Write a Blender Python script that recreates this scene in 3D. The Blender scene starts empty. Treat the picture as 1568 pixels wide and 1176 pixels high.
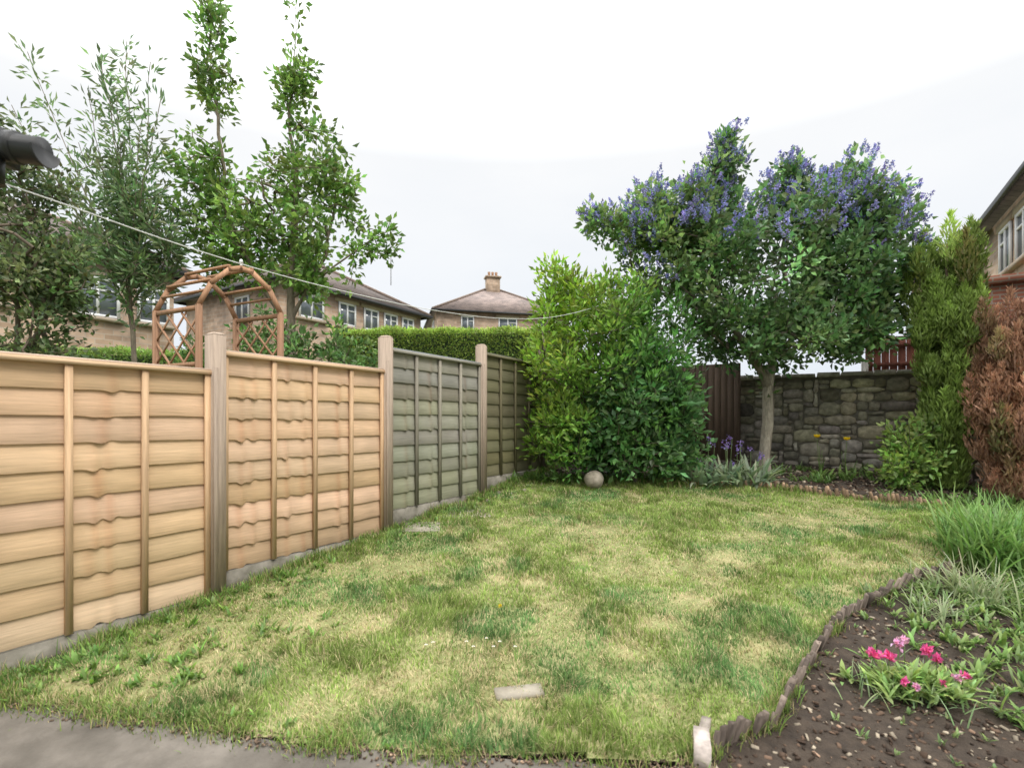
import bpy, math, numpy as np
from mathutils import Vector
R=np.random.default_rng(7)
TH=math.radians(31.4); SD,CD=math.sin(TH),math.cos(TH)
ROTZ=math.radians(90-31.4)
scene=bpy.context.scene
COL=scene.collection
def g(y):
    return 0.11*(np.clip(y,1.2,55)-4.245)
def fw(s,D):   # fence frame -> world
    return (s*SD-D*CD, s*CD+D*SD)
# ---------------- noise
_T=R.random((256,256))
def vn(x,y,sc=1.0,seed=0):
    x=np.asarray(x)*sc+seed*17.3+1000; y=np.asarray(y)*sc+seed*9.1+1000
    xi=np.floor(x).astype(int); yi=np.floor(y).astype(int); fx=x-xi; fy=y-yi
    fx=fx*fx*(3-2*fx); fy=fy*fy*(3-2*fy)
    a=_T[xi%256,yi%256]; b=_T[(xi+1)%256,yi%256]; c=_T[xi%256,(yi+1)%256]; d=_T[(xi+1)%256,(yi+1)%256]
    return (a*(1-fx)+b*fx)*(1-fy)+(c*(1-fx)+d*fx)*fy
def fbm(x,y,sc,seed=0,o=3):
    t=0;a=1;s=0
    for i in range(o):
        t=t+a*vn(x,y,sc*2**i,seed+i); s+=a; a*=.5
    return t/s
def inpoly(x,y,poly):
    ins=np.zeros(x.shape,bool); n=len(poly)
    for i in range(n):
        x1,y1=poly[i]; x2,y2=poly[(i+1)%n]
        c=((y1>y)!=(y2>y)); xi=(x2-x1)*(y-y1)/((y2-y1) if y2!=y1 else 1e-9)+x1
        ins^=(c&(x<xi))
    return ins
# ---------------- materials
def nt(name):
    m=bpy.data.materials.new(name); m.use_nodes=True; n=m.node_tree; n.nodes.clear()
    o=n.nodes.new('ShaderNodeOutputMaterial'); b=n.nodes.new('ShaderNodeBsdfPrincipled')
    n.links.new(b.outputs[0],o.inputs[0]); return m,n,b,o
def ramp(n,fac,stops):
    r=n.nodes.new('ShaderNodeValToRGB'); e=r.color_ramp.elements
    while len(e)<len(stops): e.new(.5)
    for i,(p,c) in enumerate(stops): e[i].position=p; e[i].color=(*c,1)
    n.links.new(fac,r.inputs[0]); return r.outputs[0]
def coords(n,scale=(1,1,1)):
    t=n.nodes.new('ShaderNodeTexCoord'); m=n.nodes.new('ShaderNodeMapping'); m.inputs['Scale'].default_value=scale
    n.links.new(t.outputs['Object'],m.inputs[0]); return m.outputs[0]
def noise(n,vec,scale,detail=6,rough=.6):
    x=n.nodes.new('ShaderNodeTexNoise'); x.inputs['Scale'].default_value=scale; x.inputs['Detail'].default_value=detail; x.inputs['Roughness'].default_value=rough
    n.links.new(vec,x.inputs['Vector']); return x.outputs[0]
def mult(n,a,b,fac=1,mode='MULTIPLY'):
    m=n.nodes.new('ShaderNodeMix'); m.data_type='RGBA'; m.blend_type=mode; m.inputs[0].default_value=fac
    n.links.new(a,m.inputs[6]); n.links.new(b,m.inputs[7]); return m.outputs[2]
def bump(n,b,h,st,dist=.01):
    x=n.nodes.new('ShaderNodeBump'); x.inputs['Strength'].default_value=st; x.inputs['Distance'].default_value=dist
    n.links.new(h,x.inputs['Height']); n.links.new(x.outputs[0],b.inputs['Normal'])
def m_noise(name,ca,cb,scale=4,st=.4,rough=.85,stretch=(1,1,1),cc=None,dist=.01):
    m,n,b,o=nt(name); v=coords(n,stretch); f=noise(n,v,scale)
    stops=[(.3,ca),(.7,cb)] if cc is None else [(.28,ca),(.5,cc),(.72,cb)]
    n.links.new(ramp(n,f,stops),b.inputs['Base Color']); b.inputs['Roughness'].default_value=rough
    bump(n,b,noise(n,v,scale*5),st,dist); return m
def m_attr(name,rough=.6,transl=0.0,stretch=(1,1,1),nsc=20,lo=.75,hi=1.2,bst=0.0,spec=.3,tex=True):
    m,n,b,o=nt(name); a=n.nodes.new('ShaderNodeAttribute'); a.attribute_name='Col'
    col=a.outputs['Color']
    if tex:
        v=coords(n,stretch); f=noise(n,v,nsc,4)
        col=mult(n,col,ramp(n,f,[(.3,(lo,lo,lo)),(.7,(hi,hi,hi))]))
    n.links.new(col,b.inputs['Base Color']); b.inputs['Roughness'].default_value=rough
    b.inputs['Specular IOR Level'].default_value=spec
    if bst: bump(n,b,f,bst)
    if transl:
        t=n.nodes.new('ShaderNodeBsdfTranslucent'); n.links.new(col,t.inputs[0])
        x=n.nodes.new('ShaderNodeMixShader'); x.inputs[0].default_value=transl
        n.links.new(b.outputs[0],x.inputs[1]); n.links.new(t.outputs[0],x.inputs[2]); n.links.new(x.outputs[0],o.inputs[0])
    return m
M_leaf=m_attr('leaf',.42,.42,tex=False,spec=.45)
M_grass=m_attr('grass_blades',.6,.38,spec=.2,tex=False)
M_bark=m_attr('bark',.9,0,(1,1,.3),25,.6,1.3,.6)
M_wood=m_attr('lap_board_wood',.75,0,(1.2,1,22),3,.84,1.1,.3)
M_post=m_attr('post_wood',.8,0,(18,18,1),3,.75,1.15,.4)
M_stone=m_attr('wall_stone',.9,0,(1,1,1),11,.55,1.35,.8)
M_petal=m_attr('petals',.6,.3,tex=False)
M_conc=m_noise('concrete',(.11,.10,.07),(.30,.27,.22),6,.5)
M_mort=m_noise('lime_mortar',(.10,.09,.07),(.24,.215,.17),5,.7)
M_patio=m_noise('patio_concrete',(.065,.055,.044),(.21,.185,.155),2.6,.8,.9,cc=(.125,.11,.09),dist=.02)
M_slab=m_noise('slab',(.22,.19,.14),(.38,.34,.27),5,.4)
M_soil=m_noise('bed_soil',(.026,.018,.012),(.075,.054,.037),12,.9,.95,dist=.02)
M_ground=m_noise('ground_rough_grass',(.06,.09,.025),(.13,.15,.05),3,.6,.95)
M_thatch=m_noise('lawn_thatch',(.16,.16,.06),(.38,.32,.17),3.5,.7,.95,cc=(.22,.24,.09))
M_black=m_noise('black_plastic',(.010,.010,.010),(.016,.016,.016),8,.05,.5)
M_white=m_noise('white_upvc',(.72,.72,.72),(.82,.82,.82),3,.05,.5)
M_rope=m_noise('rope',(.6,.6,.58),(.75,.75,.72),30,.1,.7)
def m_glass():
    m,n,b,o=nt('window_glass'); b.inputs['Base Color'].default_value=(.12,.14,.16,1); b.inputs['Roughness'].default_value=.05; b.inputs['Specular IOR Level'].default_value=.9
    return m
M_glass=m_glass()
def m_brick(name,c1,c2,mort,bw=.45,bh=.16,sc=1):
    m,n,b,o=nt(name); t=n.nodes.new('ShaderNodeTexCoord'); s=n.nodes.new('ShaderNodeSeparateXYZ'); n.links.new(t.outputs['Object'],s.inputs[0])
    a=n.nodes.new('ShaderNodeMath'); n.links.new(s.outputs[0],a.inputs[0]); n.links.new(s.outputs[1],a.inputs[1])
    c=n.nodes.new('ShaderNodeCombineXYZ'); n.links.new(a.outputs[0],c.inputs[0]); n.links.new(s.outputs[2],c.inputs[1])
    k=n.nodes.new('ShaderNodeTexBrick'); n.links.new(c.outputs[0],k.inputs['Vector']); k.inputs['Scale'].default_value=sc
    k.inputs['Color1'].default_value=(*c1,1);k.inputs['Color2'].default_value=(*c2,1);k.inputs['Mortar'].default_value=(*mort,1)
    k.inputs['Brick Width'].default_value=bw;k.inputs['Row Height'].default_value=bh;k.inputs['Mortar Size'].default_value=.012
    f=noise(n,coords(n),1.8); col=mult(n,k.outputs[0],ramp(n,f,[(.3,(.6,.6,.6)),(.7,(1.25,1.2,1.15))]))
    n.links.new(col,b.inputs['Base Color']); b.inputs['Roughness'].default_value=.9; bump(n,b,k.outputs['Fac'],-.5,.02); return m
M_house=m_brick('sandstone_wall',(.50,.37,.27),(.33,.235,.16),(.42,.36,.29))
M_roof=m_brick('roof_tiles',(.19,.155,.14),(.14,.115,.105),(.06,.055,.05),.3,.17)
M_roofp=m_brick('roof_tiles_pale',(.35,.28,.255),(.28,.23,.21),(.12,.1,.09),.3,.17)
M_lint=m_noise('lintel_stone',(.34,.27,.2),(.44,.36,.27),5,.2)
M_redbrick=m_brick('red_brick',(.35,.13,.08),(.26,.1,.065),(.3,.25,.2),.22,.075)
# ---------------- mesh buffer
class Buf:
    def __init__(s): s.V=[];s.L=[];s.T=[];s.C=[];s.n=0
    def add(s,V,L,T,C):
        V=np.asarray(V,float).reshape(-1,3); C=np.asarray(C,float)
        if C.ndim==1: C=np.tile(C,(len(V),1))
        s.V.append(V);s.L.append(np.asarray(L).ravel()+s.n);s.T.append(np.asarray(T).ravel());s.C.append(C);s.n+=len(V)
    def build(s,name,mat,parent=None,smooth=False,loc=None,rot=None):
        V=np.concatenate(s.V);L=np.concatenate(s.L).astype(np.int32);T=np.concatenate(s.T).astype(np.int32);C=np.concatenate(s.C)
        me=bpy.data.meshes.new(name); me.vertices.add(len(V)); me.vertices.foreach_set('co',V.astype(np.float32).ravel())
        me.loops.add(len(L)); me.loops.foreach_set('vertex_index',L)
        me.polygons.add(len(T)); st=np.concatenate([[0],np.cumsum(T)[:-1]]).astype(np.int32); me.polygons.foreach_set('loop_start',st)
        me.update(calc_edges=True)
        ca=me.color_attributes.new('Col','FLOAT_COLOR','POINT'); cc=np.ones((len(V),4),np.float32); cc[:,:3]=np.clip(C,0,1); ca.data.foreach_set('color',cc.ravel())
        if smooth: me.polygons.foreach_set('use_smooth',np.ones(len(T),bool))
        me.materials.append(mat); o=bpy.data.objects.new(name,me); COL.objects.link(o)
        if parent: o.parent=parent
        if loc: o.location=loc
        if rot: o.rotation_euler=(0,0,rot)
        return o
def empty(name,loc=(0,0,0),rz=0):
    o=bpy.data.objects.new(name,None); o.location=loc; o.rotation_euler=(0,0,rz); o.empty_display_size=.3; COL.objects.link(o); return o
BOXF=np.array([[0,1,3,2],[4,6,7,5],[0,4,5,1],[2,3,7,6],[0,2,6,4],[1,5,7,3]])
def boxv(c,sz,rx=0,ry=0,rz=0,taper=0):
    a=np.array([[i,j,k] for i in(-.5,.5) for j in(-.5,.5) for k in(-.5,.5)],float)
    a[a[:,2]>0,:2]*=1-taper
    a=a*np.array(sz)
    cx,sx=math.cos(rx),math.sin(rx);cy,sy=math.cos(ry),math.sin(ry);cz,szn=math.cos(rz),math.sin(rz)
    Rm=np.array([[cz,-szn,0],[szn,cz,0],[0,0,1]])@np.array([[cy,0,sy],[0,1,0],[-sy,0,cy]])@np.array([[1,0,0],[0,cx,-sx],[0,sx,cx]])
    return a@Rm.T+np.array(c)
def abox(b,c,sz,col=(.5,.5,.5),**k): b.add(boxv(c,sz,**k),BOXF,[4]*6,col)
def bar(b,p,q,w,h,col):
    p=np.array(p,float);q=np.array(q,float);d=q-p;L=np.linalg.norm(d);d/=L
    u=np.cross(d,[0,0,1]); 
    if np.linalg.norm(u)<1e-3:u=np.array([1.,0,0])
    u/=np.linalg.norm(u); v=np.cross(u,d)
    V=[]
    for i in(0,1):
        for j in(-.5,.5):
            for k in(-.5,.5): V.append(p+d*L*i+u*j*w+v*k*h)
    b.add(V,BOXF,[4]*6,col)
def tube(b,P,r,col,sides=6,cap=True):
    P=np.asarray(P,float);n=len(P); r=np.broadcast_to(r,(n,)) if np.ndim(r) else np.full(n,r)
    d=np.gradient(P,axis=0); d/=np.linalg.norm(d,axis=1)[:,None]+1e-9
    ref=np.array([0.3,.2,.93]) if abs(d[0,2])<.8 else np.array([1.,0,0])
    u=np.cross(d,ref);u/=np.linalg.norm(u,axis=1)[:,None]; v=np.cross(d,u)
    a=np.arange(sides)*2*math.pi/sides
    V=(P[:,None]+r[:,None,None]*(np.cos(a)[None,:,None]*u[:,None]+np.sin(a)[None,:,None]*v[:,None])).reshape(-1,3)
    F=[]
    for i in range(n-1):
        for j in range(sides):
            k=(j+1)%sides;F+= [i*sides+j,i*sides+k,(i+1)*sides+k,(i+1)*sides+j]
    T=[4]*((n-1)*sides)
    if cap: F+=list(range(sides))[::-1]+[(n-1)*sides+j for j in range(sides)];T+=[sides,sides]
    b.add(V,F,T,col)
def leafs(b,P,D,L,W,C,fold=.25):
    N=len(P);D=D/(np.linalg.norm(D,axis=1)[:,None]+1e-9)
    S=np.cross(D,R.normal(size=(N,3)));S/=np.linalg.norm(S,axis=1)[:,None]+1e-9; Nn=np.cross(S,D)
    L=np.broadcast_to(L,(N,))[:,None];W=np.broadcast_to(W,(N,))[:,None]
    m=P+D*L*.48
    V=np.stack([P,m+S*W*.5+Nn*W*fold,P+D*L-Nn*L*.12,m-S*W*.5+Nn*W*fold],1).reshape(-1,3)
    i=np.arange(N)[:,None]*4; F=(i+np.array([[0,1,2,0,2,3]])).ravel()
    b.add(V,F,np.full(2*N,3),np.repeat(C,4,axis=0))
def strips(b,P,az,tilt,bend,L,W,K,prof,c0,c1):
    N=len(P); h=np.stack([np.cos(az),np.sin(az),0*az],1); sd=np.stack([-np.sin(az),np.cos(az),0*az],1)
    pos=P.copy(); V=[];C=[]; L=np.broadcast_to(L,(N,));W=np.broadcast_to(W,(N,))
    for k in range(K+1):
        t=k/K; c=c0*(1-t)+c1*t
        if k<K:
            V+=[pos-sd*(W*prof[k]*.5)[:,None],pos+sd*(W*prof[k]*.5)[:,None]];C+=[c,c]
            a=tilt+bend*t; pos=pos+(L/K)[:,None]*(np.sin(a)[:,None]*h+np.cos(a)[:,None]*np.array([0,0,1.]))
        else: V.append(pos);C.append(c)
    nv=2*K+1; V=np.stack(V,1).reshape(-1,3);C=np.stack(C,1).reshape(-1,3)
    pat=[];tt=[]
    for k in range(K-1): pat+=[2*k,2*k+1,2*k+3,2*k+2];tt.append(4)
    pat+=[2*K-2,2*K-1,2*K];tt.append(3)
    F=(np.arange(N)[:,None]*nv+np.array(pat)[None]).ravel()
    b.add(V,F,np.tile(tt,N),C)
def rc(col,N,sv=.2,sh=.08):
    c=np.array(col)[None]*np.exp(R.normal(0,sv,(N,1)))*np.exp(R.normal(0,sh,(N,3))); return c
# ---------------- terrain
xs=np.unique(np.concatenate([np.linspace(-14,16,121),np.linspace(-250,250,51)])); ys=np.unique(np.concatenate([np.linspace(-4,14,73),np.linspace(-100,400,101)]))
X,Y=np.meshgrid(xs,ys,indexing='ij'); Z=g(Y)-.09+(fbm(X,Y,.5,3)-.5)*.06*np.clip(np.abs(Y-6)-5,0,1)
def gridfaces(nx,ny,mask=None):
    i,j=np.meshgrid(np.arange(nx-1),np.arange(ny-1),indexing='ij'); a=(i*ny+j)
    if mask is not None:a=a[mask]
    a=a.ravel(); return np.stack([a,a+ny,a+ny+1,a+1],1).ravel(),np.full(len(a),4)
b=Buf();F,T=gridfaces(*X.shape);b.add(np.stack([X,Y,Z],-1),F,T,(.1,.1,.05));b.build('ground',M_ground,smooth=True)
EDGE=[(1.0,2.55),(1.36,2.7),(1.6,2.97),(1.91,3.3),(2.5,3.85),(3.28,4.36),(4.02,4.71)]
BACK=[(5.75,6.74),(5.4,6.95),(4.9,7.12),(4.55,7.45),(4.1,7.75),(3.4,7.9),(2.8,7.95)]
LAWN=[(-3.15,2.97),(-2.7,2.86),(-2.04,2.75),(-1.6,2.69),(-1.17,2.58),(-.46,2.50),(.76,2.44)]+EDGE+[(4.9,5.3),(5.5,6.1)]+BACK+[(2.0,8.1),(1.2,8.15),(.3,8.1),(.05,7.95)]
pe=[(-4.5,3.06),(-3.3,3.0),(-2.7,2.88),(-2.04,2.75),(-1.6,2.68),(-1.17,2.57),(-.46,2.49),(.76,2.43),(1.0,2.30),(1.3,1.9),(1.5,1.3)]
PATIO=[(-4.5,-3),*[(x,y-.0) for x,y in pe],(1.5,-3)]
def sheet(name,poly,x0,x1,y0,y1,res,zf,mat):
    xs=np.arange(x0,x1,res);ys=np.arange(y0,y1,res);X,Y=np.meshgrid(xs,ys,indexing='ij')
    mask=None
    if poly: mask=inpoly(X[:-1,:-1]+res/2,Y[:-1,:-1]+res/2,poly)
    b=Buf();F,T=gridfaces(*X.shape,mask);b.add(np.stack([X,Y,zf(X,Y)],-1),F,T,(.1,.1,.05));return b.build(name,mat,smooth=True)
def lz(X,Y): return g(Y)+.016+(fbm(X,Y,1.5,5)-.5)*.03+(fbm(X,Y,5,15)-.5)*.018
sheet('lawn',LAWN,-3.4,6,2.2,8.4,.04,lz,M_thatch)
def sz(X,Y):
    m=inpoly(X,Y,LAWN); p=inpoly(X,Y-.03,PATIO)
    return g(Y)-.012+np.where(m,0,(fbm(X,Y,6,9,4)-.35)*.07)*np.where(p,0,1)-np.where(p,.05,0)
sheet('flower_bed_soil',None,-3.4,9,1.2,12,.04,sz,M_soil)
# patio
b=Buf();V=[];ny=24
pd=[]
for (x0,y0),(x1,y1) in zip(pe[:-1],pe[1:]):
    for t in np.linspace(0,1,6)[:-1]: pd.append((x0+(x1-x0)*t,y0+(y1-y0)*t+R.normal(0,.012)))
pd.append(pe[-1])
for x,y in pd:
    for j in range(ny):
        yy=y+( -2.5-y)*j/(ny-1); V.append((x,yy,float(g(yy))+.006+(.012*(vn(np.array([x]),np.array([yy]),3,2)[0]-.5))))
F,T=gridfaces(len(pd),ny);b.add(V,F,T,(.2,.2,.2));b.build('patio',M_patio,smooth=True)
# ---------------- grass
b=Buf();N=330000
y=2.4*np.exp(R.random(N)*math.log(8.3/2.4)); x=R.uniform(-3.3,6,N)
k=inpoly(x+R.normal(0,.015,N),y+R.normal(0,.015,N),LAWN); x=x[k];y=y[k]
PT=[(-1.49,3.71,.42),(-1.07,4.79,.40),(1.37,4.01,.32),(2.03,4.94,.4),(.94,5.8,.45),(.78,3.37,.25),(0,2.94,.25),(-2.1,3.1,.45),(3.2,4.75,.35),(-.2,5.3,.3),(3.6,6.2,.4),(-1.9,3.3,.35),(1.6,3.35,.25),(-2.6,3.0,.3),(.2,4.4,.2),(1.1,3.7,.2),(2.6,5.6,.3),(4.3,6.6,.4),(-.6,3.0,.25)]
def straw(x,y):
    n1=fbm(x,y,2.1,11,4); s=np.clip((n1-.50)*6,0,1)*.62
    for a,c,r in PT: s=np.maximum(s,1.15*np.exp(-((((x-a)*.8)**2)+((y-c)*1.1)**2)/(r*r*.5))*np.clip(.1+1.4*fbm(x,y,6,3,2),0,1))
    return np.clip(s,0,1)
st=straw(x,y); tall=np.clip((fbm(x,y,2.1,21,3)-.42)*5,0,1)*(1-st*.8)
keep=R.random(len(x))>st*.42; x=x[keep];y=y[keep];st=st[keep];tall=tall[keep]; N=len(x)
cl=vn(x,y,12,31)
L=(.022+.03*R.random(N)+.085*tall*cl**1.3)*(1-.45*st); W=.0025+.0010*y*R.uniform(.5,1.3,N)
isst=R.random(N)<st*.85+.17
hv=fbm(x,y,3.3,51,3)[:,None]
green=np.array([.245,.335,.085])[None]*(1+.2*(1-tall[:,None]))*np.exp(R.normal(0,.25,(N,1)))*(.8+.45*hv)
dk=(np.clip((fbm(x,y,1.9,41,4)-.48)*6,0,1)*(1-st))[:,None]; green=green*(1-dk)+green*np.array([.55,.76,.95])*dk
yel=np.array([.58,.49,.28])[None]*np.exp(R.normal(0,.2,(N,1)))
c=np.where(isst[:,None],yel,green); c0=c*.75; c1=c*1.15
laz=np.where(R.random(N)<.5,vn(x,y,4,61)*12.6,R.uniform(0,2*math.pi,N))
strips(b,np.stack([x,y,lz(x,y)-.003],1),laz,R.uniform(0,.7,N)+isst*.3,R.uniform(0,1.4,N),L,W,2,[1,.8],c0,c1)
b.build('lawn_grass',M_grass)
b=Buf()
def fringe(poly,n,w,Lm,col,below=0):
    P=np.array(poly);seg=np.linalg.norm(np.diff(P,axis=0),axis=1);cs=np.concatenate([[0],np.cumsum(seg)])
    t=R.random(n)*cs[-1]; cl=vn(t*0,t,5,int(Lm*1000)%7); k=R.random(n)<cl*1.6-.25; t=t[k];cl=cl[k];n=len(t)
    x=np.interp(t,cs,P[:,0])+R.normal(0,w,n);y=np.interp(t,cs,P[:,1])+R.normal(0,w,n)
    c=rc(col,n,.3); c=np.where(R.random((n,1))<.25,np.array([[.42,.35,.18]]),c)
    strips(b,np.stack([x,y,g(y)],1),R.uniform(0,6.28,n),R.uniform(0,.6,n),R.uniform(.2,1.4,n),Lm*(.5+cl)*R.uniform(.4,1.2,n),.003+.0008*y,3,[1,.9,.6],c*.8,c*1.2)
fringe(LAWN[:8],11000,.05,.06,(.20,.29,.07))
fl=[fw(s,4.22) for s in (.5,8.3)]
fringe(fl,11000,.05,.10,(.18,.28,.06)); fringe([fw(s,4.05) for s in (.5,8)],8000,.1,.07,(.20,.28,.065))
fringe(EDGE,5000,.03,.08,(.20,.29,.07)); fringe(EDGE[-1:]+[(4.9,5.3),(5.5,6.1)]+BACK,6000,.06,.1,(.18,.27,.06))
fringe([(2.8,8.0),(1.2,8.25),(.1,8.1)],6000,.1,.14,(.15,.24,.05))
b.build('edge_grass',M_grass)
# ---------------- weeds
b=Buf()
def rosette(x,y,n,L,W,col,z=None,up=.9,K=4,bend=.9,buf=None):
    q=buf or b
    z=float(g(y)) if z is None else z
    P=np.tile([[x,y,z]],(n,1))+R.normal(0,L*.16,(n,3))*[1,1,0]
    c=rc(col,n,.25)
    strips(q,P,R.uniform(0,6.28,n),R.uniform(.1,up,n),R.uniform(.3,bend,n)+.2,L*R.uniform(.4,1.15,n),W*R.uniform(.6,1.2,n),K,[.25,.8,1,.7,.5][:K],c*.75,c*1.15)
for i in range(360):
    s=R.uniform(.6,8); D=4.2-abs(R.normal(0,.2)); x,y=fw(s,D)
    if R.random()<.35: D=4.2-R.random()*1.2;x,y=fw(R.uniform(.7,2.6),D)
    if y<2.92 and x>-2.9: continue
    rosette(x,y,R.integers(8,22),R.uniform(.03,.12),.020,(.18,.30,.065))
for i in range(110):
    x=R.uniform(-2.6,5);y=R.uniform(2.75,8)
    if inpoly(np.array([x]),np.array([y]),LAWN)[0]: rosette(x,y,10,R.uniform(.03,.08),.014,(.19,.30,.08),up=1.3)
for i in range(40):
    t=R.uniform(-3.2,.6); y=float(np.interp(t,[p[0] for p in LAWN[:7]],[p[1] for p in LAWN[:7]]))+R.uniform(0,.12); rosette(t,y,12,R.uniform(.03,.08),.016,(.18,.29,.07),up=1.2)
b.build('weeds',M_leaf)
b=Buf()
for (x,y) in [(-.56,3.32),(-.52,3.35),(-.12,3.3),(-.3,3.36),(-.08,3.36),(-.25,3.3),(.02,3.3),(-.17,3.4)]:
    z=float(g(y))+.085; tube(b,[(x,y,z-.08),(x,y,z)],.0015,(.15,.25,.06),4)
    n=12;az=np.arange(n)*6.28/n;strips(b,np.tile([[x,y,z]],(n,1)),az,np.full(n,1.3),np.full(n,-.3),.013,.007,2,[.6,1],np.full((n,3),.8),np.full((n,3),.8))
    abox(b,(x,y,z+.002),(.006,.006,.004),(.7,.5,.05))
b.build('daisies',M_petal)
b=Buf();x,y=-.09,3.85;z=float(g(y))+.09;tube(b,[(x,y,z-.09),(x,y,z)],.002,(.15,.25,.06),4);leafs(b,np.tile([[x,y,z]],(30,1)),R.normal(size=(30,3))+[0,0,.8],.018,.006,rc((.85,.65,.04),30));b.build('dandelion',M_petal)
# ---------------- soil chips
b=Buf();n=17000
y=np.concatenate([1.9*np.exp(R.random(n//3*2)*math.log(6/1.9)),R.uniform(6.8,9.5,n-n//3*2)]);x=R.uniform(.7,7.5,n)
k=~inpoly(x,y,LAWN)&~inpoly(x,y,PATIO); x=x[k];y=y[k]
for i in range(len(x)):
    s=R.uniform(.005,.024)*(1 if y[i]<5 else 1.6)*(1.6 if R.random()<.06 else 1); c=np.array([.07,.045,.03])*math.exp(R.normal(0,.55)) if R.random()<.80 else np.array([.36,.30,.22])*R.uniform(.6,1.2)
    abox(b,(x[i],y[i],float(sz(x[i:i+1],y[i:i+1])[0])+s*.15),(s*R.uniform(1,2.2),s,s*.45),c,rx=R.normal(0,.5),ry=R.normal(0,.5),rz=R.uniform(0,6.28),taper=.3)
b.build('bark_chips',M_stone)
b=Buf()
for i in range(900):
    x=R.uniform(-3.2,.9); y=float(np.interp(x,[p[0] for p in LAWN[:7]],[p[1] for p in LAWN[:7]]))+R.normal(-.02,.035); s=R.uniform(.004,.014)
    abox(b,(x,y,float(g(y))+.014),(s*1.5,s,s*.6),np.array([.13,.09,.06])*math.exp(R.normal(0,.5)),rx=R.normal(0,.4),rz=R.uniform(0,6),taper=.3)
b.build('soil_crumbs',M_stone)
# ---------------- edging
b=Buf()
def edging(P,h,sp,col,lean=.35,ptube=.25):
    P=np.array(P);seg=np.linalg.norm(np.diff(P,axis=0),axis=1);cs=np.concatenate([[0],np.cumsum(seg)])
    for t in np.arange(0,cs[-1],sp):
        if R.random()<.05: continue
        x=np.interp(t,cs,P[:,0])+R.normal(0,.007);y=np.interp(t,cs,P[:,1])+R.normal(0,.007)
        dx=np.interp(t+.05,cs,P[:,0])-np.interp(t-.05,cs,P[:,0]);dy=np.interp(t+.05,cs,P[:,1])-np.interp(t-.05,cs,P[:,1]);a=math.atan2(dy,dx)
        v=vn(np.array([t]),np.array([0.]),2.2,4)[0]
        hh=h*R.uniform(.65,1.2)*(.75+.5*v);l=lean*(.1+2.2*v); la=R.normal(0,.14)+(vn(np.array([t]),np.array([3.]),3,4)[0]-.5)*1.3
        nx,ny=math.sin(a),-math.cos(a)
        z=float(g(y))-.04
        top=np.array((x+nx*hh*l+math.cos(a)*la*hh,y+ny*hh*l+math.sin(a)*la*hh,z+.04+hh)); bt=np.array([x,y,z])
        cc=np.array(col)*math.exp(R.normal(0,.32))
        if R.random()>ptube:
            d=top-bt;Lh=np.linalg.norm(d);uu=np.array([math.cos(a),math.sin(a),0]);d/=Lh;vv=np.cross(d,uu)
            w=sp*R.uniform(.40,.5);th=R.uniform(.008,.014);V=[]
            for q,m in((bt,1),(top,.95)):
                for aa,bb in((-1,-1),(1,-1),(.8,1),(-.8,1)): V.append(q+uu*w*aa*m+vv*th*bb)
            V=np.array(V);V[4:,2]+=R.normal(0,.007,4)
            b.add(V,[0,1,5,4,1,2,6,5,2,3,7,6,3,0,4,7,4,5,6,7],[4]*5,cc)
        else: tube(b,[bt,bt*.2+top*.8,top],[sp*.5,sp*.48,sp*.38],cc,7)
edging(EDGE,.115,.046,(.16,.125,.10),.4); b.build('log_edging',M_bark)
b=Buf();edging([(4.02,4.71),(4.9,5.3)],.07,.04,(.14,.11,.08));edging(BACK,.13,.05,(.24,.16,.10),.1,.7); b.build('log_edging',M_bark)
b=Buf();abox(b,(.93,2.5,float(g(2.5))+.03),(.08,.19,.11),(.50,.43,.38),rz=-.3,ry=.06,taper=.08)
abox(b,(1.0,2.64,float(g(2.6))+.02),(.05,.12,.09),(.3,.26,.22),rz=-.5,taper=.1);b.build('edging_block',M_stone)
# slabs
for (x,y,a,w,d,h) in [(-1.05,5.95,.1,.42,.34,.014),(-.6,6.55,0.15,.62,.5,.012),(.04,2.93,.2,.28,.10,.024)]:
    b=Buf();abox(b,(x,y,float(g(y))+h),(w,d,.03),(.3,.28,.24),rx=.11,rz=a,taper=.02);b.build('paving_slab',M_slab)
b=Buf()
for i in range(60):
    s=R.uniform(5.6,8.3);x,y=fw(s,4.15-abs(R.normal(0,.2)));r=R.uniform(.02,.07);abox(b,(x,y,float(g(y))+r*.2),(r*1.6,r,r*.8),rc((.3,.26,.2),1)[0],rx=R.normal(0,.3),ry=R.normal(0,.3),rz=R.uniform(0,6),taper=.35)
b.build('rubble_stones',M_stone)
bpy.ops.mesh.primitive_uv_sphere_add(segments=28,ring_count=18,radius=.15,location=(1.26,7.82,float(g(7.82))+.15));o=bpy.context.object;o.name='stone_ball'
for p in o.data.polygons:p.use_smooth=True
for v in o.data.vertices: v.co*=1+.06*(math.sin(v.co.x*30)+math.sin(v.co.z*26+v.co.y*20))*.4
o.data.materials.append(m_noise('ball_stone',(.14,.12,.08),(.46,.40,.33),6,.6,cc=(.30,.26,.20)));o.scale=(1,1,.95)
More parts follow.
